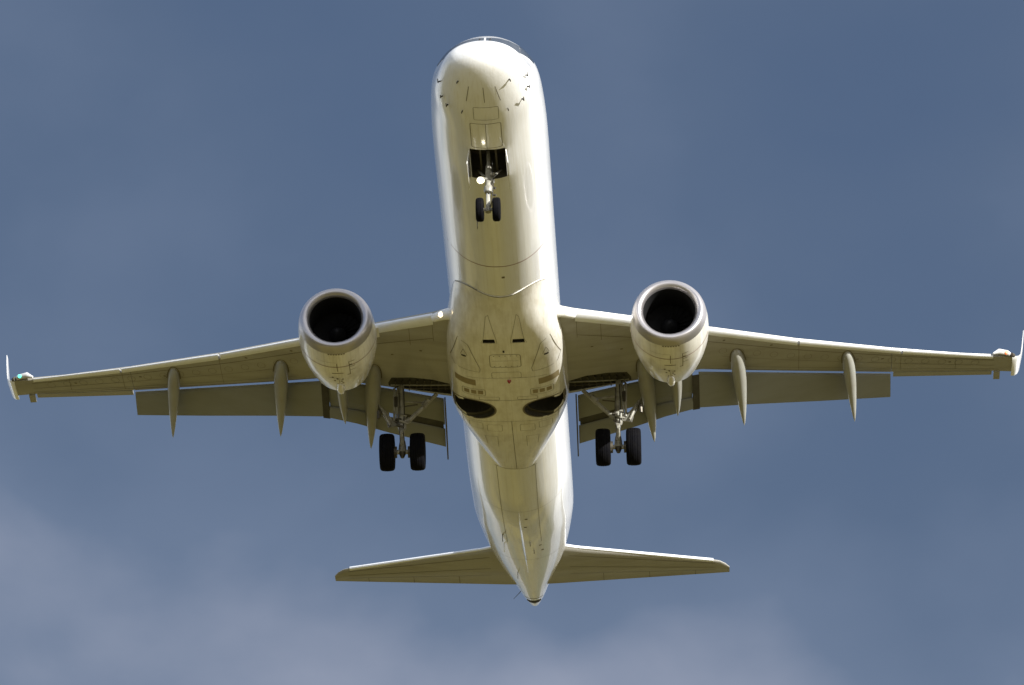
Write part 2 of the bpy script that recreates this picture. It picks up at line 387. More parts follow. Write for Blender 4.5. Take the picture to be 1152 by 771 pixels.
# dome-shaped wheel covers' recess walls read from the cut above; crown windshield panes
def surf_patch(mb, s_th, k, off=.006, n=8, thick=.02):
    (a, b_, c, d) = s_th                         # four corners (s,theta)
    vs = []
    for o_ in (off, -thick):
        for i in range(n+1):
            for j in range(n+1):
                u, v = i/n, j/n
                s = (a[0]*(1-u)+b_[0]*u)*(1-v) + (d[0]*(1-u)+c[0]*u)*v; th = (a[1]*(1-u)+b_[1]*u)*(1-v) + (d[1]*(1-u)+c[1]*u)*v
                p = fus(s, th); e = 1e-3
                nn = (fus(s+e, th)-p).cross(fus(s, th+e)-p).normalized()
                if nn.dot(p-Vector((s+1.5, 0, 0))) < 0: nn = -nn
                vs.append(p+nn*o_)
    q = n+1; F = []
    for o_ in (0, q*q):
        F += [(o_+i*q+j, o_+i*q+j+1, o_+(i+1)*q+j+1, o_+(i+1)*q+j) for i in range(n) for j in range(n)]
    for i in range(n):
        F += [(i, i+1, q*q+i+1, q*q+i), (n*q+i, n*q+i+1, q*q+n*q+i+1, q*q+n*q+i), (i*q, (i+1)*q, q*q+(i+1)*q, q*q+i*q), (i*q+n, (i+1)*q+n, q*q+(i+1)*q+n, q*q+i*q+n)]
    mb.add(vs, F, k)
for sg in (1, -1):
    m = MB(); surf_patch(m, ((1.74, math.pi-sg*.02), (2.50, math.pi-sg*.02), (2.62, math.pi-sg*.66), (1.98, math.pi-sg*.76)), 'glass'); m.build('windshield', fuselage)
    m = MB(); surf_patch(m, ((2.0, math.pi-sg*.76), (2.72, math.pi-sg*.66), (3.15, math.pi-sg*1.02), (2.45, math.pi-sg*1.12)), 'glass'); m.build('side_window', fuselage)
m = MB()
for sg in (1, -1): m.tube([fus(1.66, math.pi-sg*.05)+Vector((0, 0, .02)), fus(1.95, math.pi-sg*.08)+Vector((0, 0, .03)), fus(2.35, math.pi-sg*.10)+Vector((0, 0, .03))], .016, 'black', 6)
m.build('windshield_wiper', fuselage)

# --- probes and antennas
def probe(s, th, l, name='pitot_probe', out=.065, r=.014):
    p = fus(s, th); e = 1e-3; nn = (fus(s+e, th)-p).cross(fus(s, th+e)-p).normalized()
    if nn.dot(p-Vector((s+2, 0, -.2))) < 0: nn = -nn
    m = MB(); q = p+nn*out
    m.tube([p-nn*.03, p+nn*out*.7, q+Vector((-.03, 0, 0))], [.022, .018, .015], 'black', 8); m.tube([q+Vector((.04, 0, 0)), q+Vector((-l, 0, 0))], [r, r*.8], 'dkmetal', 8)
    m.build(name, fuselage)
for s, y, l in ((1.15, -1.085, .16), (1.52, -1.05, .10), (1.66, -.92, .14), (1.62, -.55, .05), (1.0, 1.06, .16), (1.35, 1.09, .10), (1.55, .95, .16), (1.58, .58, .05), (.66, -.62, .04), (.66, .66, .04)):
    probe(s, fus_th(s, y), l)
def blade(s, y, h, c, name='blade_antenna', k='white', t_=.02, rake=.12):
    z = low_z(s, y); m = MB(); secs = []
    for u in (-.1, 0, .5, 1):
        cc = c*(1-.45*max(u, 0)); s0 = s+rake*max(u, 0)
        secs.append([(s0-cc/2, y, z-h*u), (s0-cc*.2, y+t_/2, z-h*u), (s0+cc*.25, y+t_/2, z-h*u), (s0+cc/2, y, z-h*u), (s0+cc*.25, y-t_/2, z-h*u), (s0-cc*.2, y-t_/2, z-h*u)])
    m.loft(secs, k); m.build(name, fuselage)
blade(6.95, -.42, .24, .30, k='dkmetal'); blade(29.0, .17, .07, .12, k='dkmetal'); blade(30.1, .25, .07, .12, k='dkmetal'); blade(28.4, -.62, .16, .25, k='dkmetal'); blade(33.4, -.35, .14, .12, k='dkmetal'); blade(29.6, -.62, .2, .2)
m = MB(); m.lathe([(0, .0), (.0, .06), (.05, .055), (.10, .03), (.12, 0)], (15.82, .06, -2.08), (0, 0, -1), 'beacon', 16); m.build('beacon_light', fuselage)
# long ventral strip on the tail
m = MB(); secs = []
for i in range(15):
    u = i/14; s = 25.5+7.7*u; y = -.03+.0*u; z = fus_z(s, y); w = .03*math.sin(math.pi*min(1, .12+u*.95))+.006; h = .09*math.sin(math.pi*(.1+.85*u))
    secs.append([(s, y-w, z+.02), (s, y-w*.8, z-h*.7), (s, y, z-h), (s, y+w*.8, z-h*.7), (s, y+w, z+.02)])
m.loft(secs, 'white'); m.build('ventral_strake', fuselage)
# tail cone exhaust shroud
m = MB(); m.tube([(37.3, -.62, .8), (37.1, -.42, .92), (37.05, -.36, .98)], [.006, .010, .014], 'dkmetal', 6); m.build('static_wick', fuselage)

# --- belly fairing
bst = [11.42, 11.5, 11.7, 12, 12.4, 12.8, 13.3, 13.8, 14.4, 15, 15.6, 16.2, 16.8, 17.4, 17.9, 18.3, 18.7, 19.1, 19.6, 20.1, 20.6, 21.1, 21.6, 22.0, 22.3]
def bring(s, n=56):
    zb, w = BF(s); P = []
    for i in range(n+1):
        a = -math.pi/2 + math.pi*i/n; sn = math.sin(a); y = w*math.copysign(abs(sn)**(2/BN(s)), sn)
        so = s + bshear(s, y); P.append((so, y, bel_z(so, y, s)))
    so = s + bshear(s, w)
    P += [(so, w*.9, B_C+.35), (s, 0, B_C+.5), (so, -w*.9, B_C+.35)]
    return P
m = MB(); m.loft([bring(s) for s in bst], 'fair'); fairing = m.build('belly_fairing', fuselage)
cm = MB()
for sg in (1, -1):
    cm.prism([(17.66+.58*math.cos(a), sg*1.02+.62*math.sin(a)) for a in [2*math.pi*i/36 for i in range(36)]], -3, -1.96, 'bay')
    cm.prism([(17.63+.47*math.cos(a), sg*1.0+.50*math.sin(a)) for a in [2*math.pi*i/36 for i in range(36)]], -2.9, -1.3, 'black')
    cm.prism([(17.34, sg*1.3), (17.26, sg*2.2), (17.66, sg*2.2), (17.80, sg*1.4)], -3.1, -1.62, 'bay')
for sg in (1, -1):
    cm.prism([(13.42, sg*.25), (13.42, sg*.55), (13.60, sg*.57), (13.60, sg*.23)], -3, -1.9, 'black')
x = MB()
for sg in (1, -1):
    ribbon(x, [(12.35, sg*.38), (13.40, sg*.20), (13.62, sg*.18), (13.62, sg*.62), (13.40, sg*.55), (12.45, sg*.45)], .009, 'seam', closed=True)
    ribbon(x, [(13.8, sg*.98), (13.6, sg*1.25), (14.9, sg*1.5), (15.2, sg*1.40), (15.3, sg*.72), (15.1, sg*.70)], .014, 'seam', closed=True)
    patch(x, 14.42, 14.50, sg*1.06, sg*1.18, 'black', n=2); ribbon(x, [(14.1, sg*1.12), (14.40, sg*1.02), (14.40, sg*1.2)], .012, 'seam', closed=True)
    patch(x, 15.80, 16.14, sg*.86, sg*1.42, 'tan', skew=-.10)
    ribbon(x, rrect(16.36, 16.74, min(sg*.62, sg*1.25), max(sg*.62, sg*1.25), .06), .012, 'seam', closed=True)
    for j in range(3): patch(x, 16.44, 16.66, sg*(.68+.19*j), sg*(.82+.19*j), 'tan' if j < 2 else 'seam' if False else 'tan', n=3, skew=-.04)
    ribbon(x, rrect(16.82, 17.0, min(sg*.25, sg*.8), max(sg*.25, sg*.8), .03), .010, 'seam', closed=True)
    ribbon(x, rrect(18.65, 19.1, min(sg*.25, sg*.66), max(sg*.25, sg*.66), .04), .010, 'seam', closed=True)
    ribbon(x, rrect(18.55, 19.0, min(sg*.78, sg*1.15), max(sg*.78, sg*1.15), .04), .010, 'seam', closed=True)
    ribbon(x, [(18.0, sg*1.35), (18.9, sg*1.30)], .010, 'seam')
    ribbon(x, [(19.5, sg*.4), (20.3, sg*.4)], .009, 'seam'); ribbon(x, [(19.5, sg*.75), (20.2, sg*.7)], .009, 'seam'); ribbon(x, [(19.5, sg*.4), (19.5, sg*.75)], .009, 'seam')
    # black rims of the wheel wells
    ribbon(x, [(17.66+.60*math.cos(a), sg*1.02+.64*math.sin(a)) for a in [2*math.pi*i/36 for i in range(36)] if abs(sg*1.0+.59*math.sin(a)) < 1.5], .05, 'seam')
    ribbon(x, [(17.27, sg*1.5), (17.20, sg*1.64)], .03, 'seam'); ribbon(x, [(17.78, sg*1.5), (17.66, sg*1.64)], .03, 'seam')
ribbon(x, rrect(14.25, 15.0, -.42, .42, .10), .016, 'seam', closed=True); ribbon(x, [(14.62, -.36), (14.62, .36)], .008, 'seam')
for s_ in (14.32, 14.93): 
    for j in range(5): patch(x, s_, s_+.03, -.32+j*.155, -.29+j*.155, 'seam', n=1)
patch(x, 14.02, 14.14, -.05, .0, 'black', n=1)
ribbon(x, [(15.65, -1.1), (15.65, 1.1)], .010, 'seam'); ribbon(x, rrect(15.3, 15.65, -.4, .4, .06), .010, 'seam', closed=True)
ribbon(x, [(17.05-.05*abs(y), y) for y in [i*.12-1.3 for i in range(23)]], .012, 'seam')
ribbon(x, [(18.42, y) for y in [i*.12-1.25 for i in range(22)]], .010, 'seam'); ribbon(x, [(18.42, .03), (22.28, .03)], .014, 'seam')
q0 = [p for p in bring(11.42, 112)[:-3] if p[2] < fus_z(p[0], p[1])+.03]
vs = [(p[0]-.006+d_, p[1]*1.002, p[2]-.005) for p in q0 for d_ in (0, .026)]
x.add(vs, [(2*i, 2*i+1, 2*i+3, 2*i+2) for i in range(len(q0)-1)], 'seam')
ribbon(x, [(22.27, y) for y in [i*.1-.6 for i in range(13)]], .02, 'seam')
cut(fairing, cm, x, sharp=40)

# --- wing lines
W_LE = [(0, 12.2), (1.2, 13.15), (1.9, 13.64), (3.4, 14.46), (5.65, 15.74), (7.86, 17.04), (10.82, 18.53), (13.3, 19.63), (14.05, 19.90)]
W_TE = [(0, 18.75), (1.75, 18.62), (3.4, 18.27), (4.3, 18.12), (5.3, 18.05), (6.6, 18.52), (10.6, 19.88), (14.05, 21.2)]
W_FTE = [(0, 20.1), (1.75, 19.9), (5.3, 19.1), (6.6, 19.4), (10.6, 20.28), (13.6, 21.02), (14.05, 21.20)]          # full chord, flaps in
def wz(y): return -1.35 + .125*(y-1.5)
W_TH = [(0, .80), (1.6, .70), (5.3, .42), (10, .26), (14.05, .14)]
def wl(y, s):                                    # underside height
    le, te = lin(W_LE, y), lin(W_FTE, y); u = min(1, max(0, (s-le)/(te-le))); t_ = lin(W_TH, y)
    return wz(y) + .30*t_ - t_*.38*(math.sin(math.pi*min(1, u**.62)))**.85 + .10*t_*u
def wu(y, s):
    le, te = lin(W_LE, y), lin(W_FTE, y); u = min(1, max(0, (s-le)/(te-le))); t_ = lin(W_TH, y)
    return wz(y) + .30*t_ + t_*.50*(math.sin(math.pi*min(1, u**.62)))**.85 + .10*t_*u + .01
def wsec(y, s0, s1, sg, n=22, nose=True):
    lo, hi = [], []
    for i in range(n+1):
        u = (i/n)**1.8; s = s0+(s1-s0)*u
        lo.append((s, sg*y, wl(y, s))); hi.append((s, sg*y, max(wu(y, s), wl(y, s)+.012)))
    return lo[1:] + hi[::-1]
SLAT_S = .22
def xs_line(a, b, n): return [a+(b-a)*i/n for i in range(n+1)]

for sg in (1, -1):
    SIDE = 'port' if sg > 0 else 'starboard'
    m = MB()
    ys = [.9, 1.5, 1.9, 2.6, 3.4, 4.3, 5.3, 6.6, 7.9, 9.2, 10.59]
    def teof(y): return lin(W_TE, y)
    m.loft([wsec(y, lin(W_LE, y)+.16, teof(y), sg) for y in ys], 'grey')
    m.loft([wsec(y, lin(W_LE, y)+.16*(1 if y < 13.4 else .3), lin(W_FTE, y)-(.42-.03*(y-10.6)), sg) for y in (10.6, 11.5, 12.5, 13.4, 14.05)], 'grey')
    wing = m.build('wing', root, 30)
    # gear bay cut into the rear of the wing root
    cmw = MB(); poly = [(17.70, 1.60), (17.46, 2.1), (17.42, 2.7), (17.55, 3.25), (17.95, 3.36), (18.19, 3.36), (18.34, 2.6), (18.47, 1.60)]
    cmw.prism([(a, sg*b) for a, b in poly], -2.4, -1.02, 'bay')
    x = MB(); sf = lambda s, y: wl(abs(y), s)
    def spline_line(fr, y0, y1, w, k='seam', n=20): ribbon(x, [(lin(W_LE, y)+(lin(W_FTE, y)-lin(W_LE, y))*fr, sg*y) for y in xs_line(y0, y1, n)], w, k, sf)
    spline_line(.17, 1.95, 13.5, .02); spline_line(.42, 5.9, 13.5, .012); spline_line(.62, 5.9, 13.5, .012); spline_line(.70, 5.4, 13.4, .014)
    for y in (8.0, 10.85, 12.4): ribbon(x, [(lin(W_LE, y)+.2, sg*y), (lin(W_TE, y)-.1 if y < 10.6 else lin(W_FTE, y)-.55, sg*y)], .010, 'seam', sf)
    for y in (1.95, 2.6): ribbon(x, [(lin(W_LE, y)+.3, sg*y), (lin(W_LE, y)+1.2, sg*y)], .012, 'seam', sf)
    for i in range(16):                          # oval tank access panels
        y = 5.9+i*.47; c_ = lin(W_LE, y)+(lin(W_FTE, y)-lin(W_LE, y))*.31
        ribbon(x, [(c_+.16*math.cos(a), sg*(y+.11*math.sin(a))) for a in [2*math.pi*j/12 for j in range(12)]], .008, 'seam', sf, closed=True)
    for s_, y in ((18.6, 9.6), (18.8, 10.3), (16.3, 5.9), (17.0, 7.2), (15.5, 2.3), (15.9, 3.1), (19.6, 12.2)):
        patch(x, s_, s_+.06, sg*y, sg*(y+.07), 'seam', sf, n=1)
    cut(wing, cmw, x, 30)
    m = MB()
    for i in range(8):
        y = 1.75+i*.2; m.bar((17.78, sg*y, -1.08), (18.34, sg*(y+.05), -1.10), .03, .06, 'dkmetal')
    m.tube([(18.0, sg*1.65, -1.14), (18.02, sg*2.4, -1.12), (18.0, sg*3.3, -1.10)], .02, 'strut', 8); m.tube([(18.2, sg*1.65, -1.16), (18.15, sg*3.2, -1.12)], .014, 'dkmetal', 8)
    m.build('bay_rib', wing)
    # slats
    def slat_ring(y, dx=0):
        le = lin(W_LE, y)+dx; t_ = lin(W_TH, y); d = .07+.42*t_; h = .19*t_+.010; zc = wz(y)+.30*t_-.02; P = []
        for i in range(15):
            a = -math.pi*.50 + math.pi*1.02*i/14
            P.append((le + d*(1-math.cos(a)) if a < 0 else le + d*1.7*(1-math.cos(a)), sg*y, zc-.0 + (h*math.sin(a) if a < 0 else h*1.1*math.sin(a))))
        P += [(le+d*1.2, sg*y, zc+h*.9), (le+d*.62, sg*y, zc+h*.25), (le+d*.6, sg*y, zc-h*.4)]
        return P
    for a, b_ in ((1.92, 4.25), (4.75, 7.96), (8.02, 10.84), (10.90, 13.45)):
        m = MB(); m.loft([slat_ring(y) for y in xs_line(a, b_, 5)], 'slat'); m.build('slat', wing, 40)
    # root fairing stub ahead of the inner slat, with the lit lamp
    m = MB(); m.tube([(13.42, sg*1.25, -1.20), (13.52, sg*1.60, -1.20), (13.78, sg*1.88, -1.16)], [.19, .15, .12], 'white', 14); m.build('wing_root_fairing', wing)
    m = MB(); m.lathe([(0, 0), (.01, .035), (0, .065), (-.08, .08)], (13.40, sg*1.68, -1.24), (-1, sg*.15, -.25), 'wlamp', 16); m.build('landing_light', wing, label='lit warm landing light in the '+SIDE+' wing root')
    # flaps
    def flap_ring(y, s0, z0, c, ang, th, n=9, ct=0):
        P = []; ca, sa = math.cos(ang), math.sin(ang)
        for i in range(n+1):
            u = (i/n)**1.5; t_ = th*(math.sqrt(u)*1.35-1.35*u)*1.4
            P.append((u*c, -t_*.45))
        Q = [(u, -z*1.5+.01) for u, z in P[1:-1]][::-1]
        return [(s0 + a*ca + b2*sa, sg*y, z0 - a*sa + b2*ca) for a, b2 in P+Q]
    def flap(name, spec, k='flap', lab=None):
        m = MB(); m.loft([flap_ring(*a) for a in spec], k); return m.build(name, wing, 40, lab)
    A = R(29)
    flap('flap', [(y, lin(W_TE, y)+.035, wz(y)+.01, c, A, .26) for y, c in ((5.22, 1.22), (6.6, 1.10), (8.6, .96), (10.58, .80))])
    flap('flap', [(y, lin(W_TE, y)+.04, wz(y)+.06, c, R(29), .26) for y, c in ((1.86, .90), (3.4, .83), (4.3, .78), (5.05, .76))])
    flap('flap_slot_strip', [(y, lin(W_TE, y)+.07+c0*.80*math.cos(R(29)), wz(y)+.06-c0*.80*math.sin(R(29)), .34, R(36), .10) for y, c0, c in ((1.90, .90, .62), (3.4, .83, .56), (4.3, .78, .48), (5.03, .76, .42)) if y > 3], 'flap')
    flap('flap_slot_strip', [(y, lin(W_TE, y)+.07+c0*.80*math.cos(R(29)), wz(y)+.06-c0*.80*math.sin(R(29)), .34, R(36), .10) for y, c0 in ((1.90, .90), (2.98, .845))], 'bay')  # dark strip: the slot's shade put into its colour, not a real vane
    flap('flap', [(y, lin(W_TE, y)+.05+c0*math.cos(R(29))+.05, wz(y)+.03-c0*math.sin(R(29))-.06, c-.04, R(40), .11) for y, c0, c in ((1.86, .90, .60), (3.4, .83, .54), (4.3, .78, .46), (5.05, .76, .40))])
    m = MB(); m.loft([flap_ring(y, lin(W_TE, y)+.08, wz(y)-.05, 1.18, A, .18) for y in (5.04, 5.235)], 'bay'); m.build('flap_seal', wing)
    # end plate at the inboard flap end
    m = MB(); m.loft([[(18.45, sg*yy, -1.30), (18.95, sg*yy, -1.48), (19.6, sg*yy, -1.86), (20.22, sg*yy, -2.34), (20.18, sg*yy, -2.40), (19.5, sg*yy, -2.02), (18.8, sg*yy, -1.64), (18.4, sg*yy, -1.42)] for yy in (1.80, 1.835)], 'dkmetal'); m.build('flap_end_plate', wing)
    # aileron
    m = MB()
    def ail(y):
        s0 = lin(W_FTE, y)-(.42-.03*(y-10.6))+.03; s1 = lin(W_FTE, y)-.03; z0 = wl(y, s0); z1 = wl(y, s1)
        return [(s0, sg*y, z0-.006), (s1, sg*y, z1-.01), (s1, sg*y, z1+.008), (s0, sg*y, z0+.10)]
    m.loft([ail(y) for y in xs_line(10.66, 13.45, 6)], 'grey'); m.build('aileron', wing)
    m = MB(); m.loft([[(lin(W_FTE, y)-.33, sg*y, wz(y)-.02), (lin(W_FTE, y)+.10, sg*y, wz(y)-.03), (lin(W_FTE, y)+.10, sg*y, wz(y)+.02), (lin(W_FTE, y)-.33, sg*y, wz(y)+.09)] for y in (13.5, 13.68)], 'grey'); m.build('wingtip_block', wing)
    # flap track fairings
    for y0, y1, s0, s1, wd, dz in ((3.68, 3.95, 16.72, 19.85, .24, 1.12), (6.26, 6.46, 16.95, 19.66, .215, 1.08), (9.33, 9.55, 18.08, 20.44, .185, 1.06)):
        m = MB(); secs = []
        za = wl(y0, s0)+.04; zb_ = wz(y1)-dz
        for i in range(25):
            u = i/24; s = s0+(s1-s0)*u; y = y0+(y1-y0)*u
            r = (math.sin(math.pi*min(1, u**.72)))**.62 if 0 < u < 1 else .0
            r = max(r*(1-.25*u), .02)
            zc = za + (zb_-za)*(.25*u+.75*u**2.1)
            hh = wd*1.25*r
            secs.append([(s, sg*(y+wd*r*math.cos(a)), zc-hh*.15+hh*math.sin(a)) for a in [2*math.pi*j/20 for j in range(20)]])
        m.loft(secs, 'canoe'); f_ = m.build('flap_track_fairing', wing, 50)
        # dark sealant line where the fairing meets the wing skin
        x = MB(); rim = []
        for i in range(25):
            v = (i-12)/12; u = .30*v*v; r_ = (math.sin(math.pi*min(1, u**.72)))**.62*(1-.25*u) if u > 0 else 0
            rim.append((s0-.03+(s1-s0)*u, sg*(y0+(y1-y0)*u+math.copysign(wd*r_+.02, v))))
        ribbon(x, rim, .028, 'seam', sf, off=.006); cut(wing, None, x, 30)
    # small pylon tail under the flap behind the engine
    m = MB(); secs = []
    for i in range(13):
        u = i/12; s = 16.6+(19.15-16.6)*u; r = max(.02, (math.sin(math.pi*min(1, .25+.75*u)))**.8)
        zc = -1.42 + (-1.72+1.42)*u**1.6
        secs.append([(s, sg*(4.60+.02*u+.15*r*math.cos(a)), zc+.26*r*math.sin(a)) for a in [2*math.pi*j/16 for j in range(16)]])
    m.loft(secs, 'canoe'); m.build('pylon_tail_fairing', wing, 50)
    # winglet: blended upward-swept tip with toe
    m = MB(); secs = []
    for y, z, s0, s1, th in ((14.00, .245, 19.90, 21.16, .075), (14.10, .27, 19.96, 21.22, .065), (14.19, .36, 20.12, 21.28, .055), (14.26, .52, 20.34, 21.36, .045), (14.31, .80, 20.62, 21.47, .035), (14.38, 1.30, 21.02, 21.68, .028), (14.44, 1.78, 21.40, 21.86, .02)):
        c_ = s1-s0; nz = min(1, max(0, (z-.25)/.5))
        secs.append([(s0+c_*u, sg*(y+nz*th*t2), z+(1-nz)*th*t2) for u, t2 in ((0, 0), (.04, .5), (.15, .85), (.4, 1), (.7, .6), (1, .05), (.7, -.5), (.4, -.8), (.15, -.7), (.04, -.45))])
    m.loft(secs, 'white'); m.build('winglet', wing, 50)
    m = MB(); m.tube([(19.62, sg*13.45, .20), (19.68, sg*13.62, .29), (19.80, sg*13.85, .30), (19.98, sg*14.05, .27)], [.03, .085, .08, .03], 'lens', 12); m.build('light_housing', wing)
    m = MB(); m.lathe([(.0, 0), (.0, .045), (-.05, .05), (-.09, 0)], (19.68, sg*13.84, .27), (-1, sg*.4, -.1), 'red' if sg > 0 else 'green', 12); m.build('navigation_light', wing, label=('red' if sg > 0 else 'green')+' navigation light on the '+SIDE+' wingtip')
    m = MB(); m.tube([(19.80, sg*13.97, .24), (19.86, sg*14.05, .24)], [.07, .05], 'dkmetal', 10); m.build('strobe_light', wing)

    # --- engine
    EY, EZ, ES = 4.47, -1.74, 12.42
    AX = Vector((1, 0, .02))
    def shear(mb, i0, k=.10):                    # intake plane leans: upper lip further back
        for i in range(i0, len(mb.v)):
            s, y, z = mb.v[i]; u = max(0, 1-(s-ES)/1.6)
            mb.v[i] = (s + k*(z-EZ)*u, y, z)
    ctr = (ES, sg*EY, EZ)
    m = MB(); m.lathe([(.30, .995), (.7, 1.035), (1.15, 1.05), (1.6, 1.03), (2.1, .965), (2.6, .87), (3.05, .77), (3.04, .735), (2.6, .75)], ctr, AX, 'cowl', 64); shear(m, 0)
    engine = m.build('engine', root)
    m = MB(); m.lathe([(.16, .700), (.10, .722), (.04, .765), (0, .835), (.02, .89), (.08, .935), (.17, .968), (.297, .994)], ctr, AX, 'lip', 64); shear(m, 0); m.build('intake_lip', engine, 60)
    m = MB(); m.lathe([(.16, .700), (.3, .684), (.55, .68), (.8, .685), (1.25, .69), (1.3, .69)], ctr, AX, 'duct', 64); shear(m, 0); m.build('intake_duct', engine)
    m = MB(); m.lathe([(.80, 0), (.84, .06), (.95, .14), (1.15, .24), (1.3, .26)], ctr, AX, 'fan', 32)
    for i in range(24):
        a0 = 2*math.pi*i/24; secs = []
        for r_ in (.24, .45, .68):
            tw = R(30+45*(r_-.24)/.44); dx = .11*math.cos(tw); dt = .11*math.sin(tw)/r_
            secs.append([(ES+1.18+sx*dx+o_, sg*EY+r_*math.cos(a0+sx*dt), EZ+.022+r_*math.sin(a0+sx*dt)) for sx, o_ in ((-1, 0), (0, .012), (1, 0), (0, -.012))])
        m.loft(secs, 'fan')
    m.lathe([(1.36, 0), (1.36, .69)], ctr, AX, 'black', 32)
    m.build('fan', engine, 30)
    m = MB(); m.lathe([(2.6, .60), (3.1, .52), (3.55, .40), (3.56, .36), (3.3, .36)], ctr, AX, 'heat', 40); m.lathe([(3.2, .3), (3.6, .24), (3.95, .12), (4.1, .02)], ctr, AX, 'heat', 32); m.lathe([(2.7, .5), (2.7, .76)], ctr, AX, 'black', 40); m.build('exhaust_nozzle', engine)
    # pylon
    m = MB(); secs = []
    for s_, zl, zh, w_ in ((13.35, -.80, -.72, .06), (14.0, -.95, -.55, .16), (15.2, -1.0, -.55, .20), (16.4, -1.45, -.75, .20), (17.6, -1.32, -.9, .14), (18.0, -1.2, -1.0, .04)):
        secs.append([(s_, sg*EY+w_*.5, zl), (s_, sg*EY+w_, (zl+zh)/2), (s_, sg*EY+w_, zh), (s_, sg*EY-w_, zh), (s_, sg*EY-w_, (zl+zh)/2), (s_, sg*EY-w_*.5, zl)])
    m.loft(secs, 'white'); m.build('engine_pylon', engine, 50)
    # cowl seams, latches and stencilled marks (drawn on the cowl's own surface)
    def cz(s_, a, off=.004):
        pr = [(.0, .84), (.30, .995), (.7, 1.035), (1.15, 1.05), (1.6, 1.03), (2.1, .965), (2.6, .87), (3.05, .77)]
        u = s_; r_ = lin(pr, u)+off; z_ = -r_*math.cos(a)
        return (ES+u + .10*z_*max(0, 1-u/1.6), sg*EY+r_*math.sin(a), EZ+.02*u+z_)
    x = MB()
    def cline(pts, w_, k='seam'):
        vs = []
        for i, (u, a) in enumerate(pts):
            u0, a0 = pts[max(i-1, 0)]; u1, a1 = pts[min(i+1, len(pts)-1)]
            du, da = (u1-u0), (a1-a0)*1.03; l = math.hypot(du, da) or 1
            for q in (-1, 1): vs.append(cz(u - da/l*w_/2*q, a + du/l*w_/2*q/1.03))
        x.add(vs, [(2*i, 2*i+1, 2*i+3, 2*i+2) for i in range(len(pts)-1)], k)
    cline([(1.0, a) for a in xs_line(-1.5, 1.5, 60)], .022, 'redline')
    cline([(u, 0) for u in xs_line(.8, 1.25, 6)], .018); cline([(1.38, a) for a in xs_line(-.16, .14, 8)], .035)
    cline([(u, .32) for u in xs_line(.78, 1.55, 10)], .016)
    for u in (.8, 1.08, 1.28): cline([(u, a) for a in xs_line(.32, .48, 4)], .018)
    cline([(.98, a) for a in xs_line(.33, .40, 3)], .06); cline([(1.52, a) for a in xs_line(.24, .32, 3)], .03)
    cline([(u, 0) for u in xs_line(1.9, 2.95, 10)], .014)
    cline([(.75, a) for a in xs_line(-.55, .0, 10)], .007)
    for i in range(7): cline([(.345, -.21+i*.07), (.345, -.165+i*.07)], .045, 'seam')
    cline([(1.72, a) for a in xs_line(-.28, .05, 8)], .02); cline([(1.85, a) for a in xs_line(-.05, .12, 4)], .018)
    for u, a in ((1.62, -.16), (1.74, -.04), (1.95, .06), (1.9, -.12), (2.1, .1), (2.2, -.05), (1.78, .1)): cline([(u, a), (u+.09, a)], .05, 'seam')
    cut(engine, None, x)
    m = MB(); m.bar((ES+1.35, sg*(EY-1.0), EZ+.32), (ES+2.0, sg*(EY-1.0), EZ+.36), .03, .16, 'cowl', (0, 1, .3)); m.build('cowl_strake', engine)
    m = MB(); m.tube([(ES+2.2, sg*EY+.0, EZ-.92), (ES+2.5, sg*EY, EZ-.90), (ES+2.8, sg*EY, EZ-.85)], [.05, .12, .09], 'cowl', 12); m.build('drain_mast', engine)

    # --- main landing gear
    GY, GS, GZ = 2.97, 18.02, -3.15
    m = MB(); top = (17.98, sg*3.0, -1.15); mid = (18.00, sg*2.98, -2.30); ax_ = (GS, sg*GY, GZ)
    m.tube([top, (17.99, sg*2.99, -1.7), mid], [.075, .08, .085], 'strut', 16)
    m.tube([(18.0, sg*2.98, -2.05), (18.0, sg*2.98, -2.12), (18.0, sg*2.98, -2.42), (18.0, sg*2.98, -2.5)], [.09, .12, .12, .09], 'strut', 16)
    m.tube([(18.0, sg*2.98, -2.5), (GS, sg*GY, GZ+.3)], .062, 'chrome', 16)
    m.tube([(GS, sg*GY, GZ+.34), (GS, sg*GY, GZ+.2), (GS, sg*GY, GZ-.02)], [.075, .10, .12], 'strut', 14)
    for j, (a, b_) in enumerate(((-2.1, .05), (-2.2, -.09), (-2.32, .1), (-2.42, -.06), (-2.28, 0))): m.tube([(17.9-.02*j, sg*2.98+b_-.08, a), (17.88, sg*2.98+b_+.08, a-.02)], .03, 'dkmetal' if j % 2 else 'strut', 8)
    m.tube([(17.90, sg*2.98+.05, -1.3), (17.88, sg*2.98+.07, -2.0), (17.86, sg*2.98+.04, -2.6), (GS-.1, sg*GY+.06, GZ+.2)], .014, 'black', 6)
    m.tube([(17.90, sg*2.98-.06, -1.4), (17.88, sg*2.98-.09, -2.2), (17.84, sg*2.98-.05, -2.75), (GS-.1, sg*GY-.06, GZ+.15)], .012, 'dkmetal', 6)
    gear = m.build('main_landing_gear', root)
    for q in (-1, 1):
        m = MB(); c = (GS, sg*GY+q*.42, GZ)
        m.lathe([(-.17, .27), (-.19, .33), (-.205, .40), (-.20, .46), (-.165, .50), (-.11, .516), (-.10, .508), (-.09, .518), (-.035, .522), (-.03, .512), (-.02, .523), (.02, .523), (.03, .512), (.035, .522), (.09, .518), (.10, .508), (.11, .516), (.165, .50), (.20, .46), (.205, .40), (.19, .33), (.17, .27)], c, (0, 1, 0), 'tyre', 48)
        m.lathe([(-.17, .27), (-.12, .25), (-.10, .14), (-.15, .10), (-.15, 0)], c, (0, 1, 0), 'hub', 32); m.lathe([(.17, .27), (.12, .25), (.10, .14), (.15, .10), (.15, 0)], c, (0, 1, 0), 'hub', 32)
        m.lathe([(-q*.15, .17), (-q*.27, .16), (-q*.27, .08)], c, (0, 1, 0), 'dkmetal', 20)
        m.build('wheel', gear, 50)
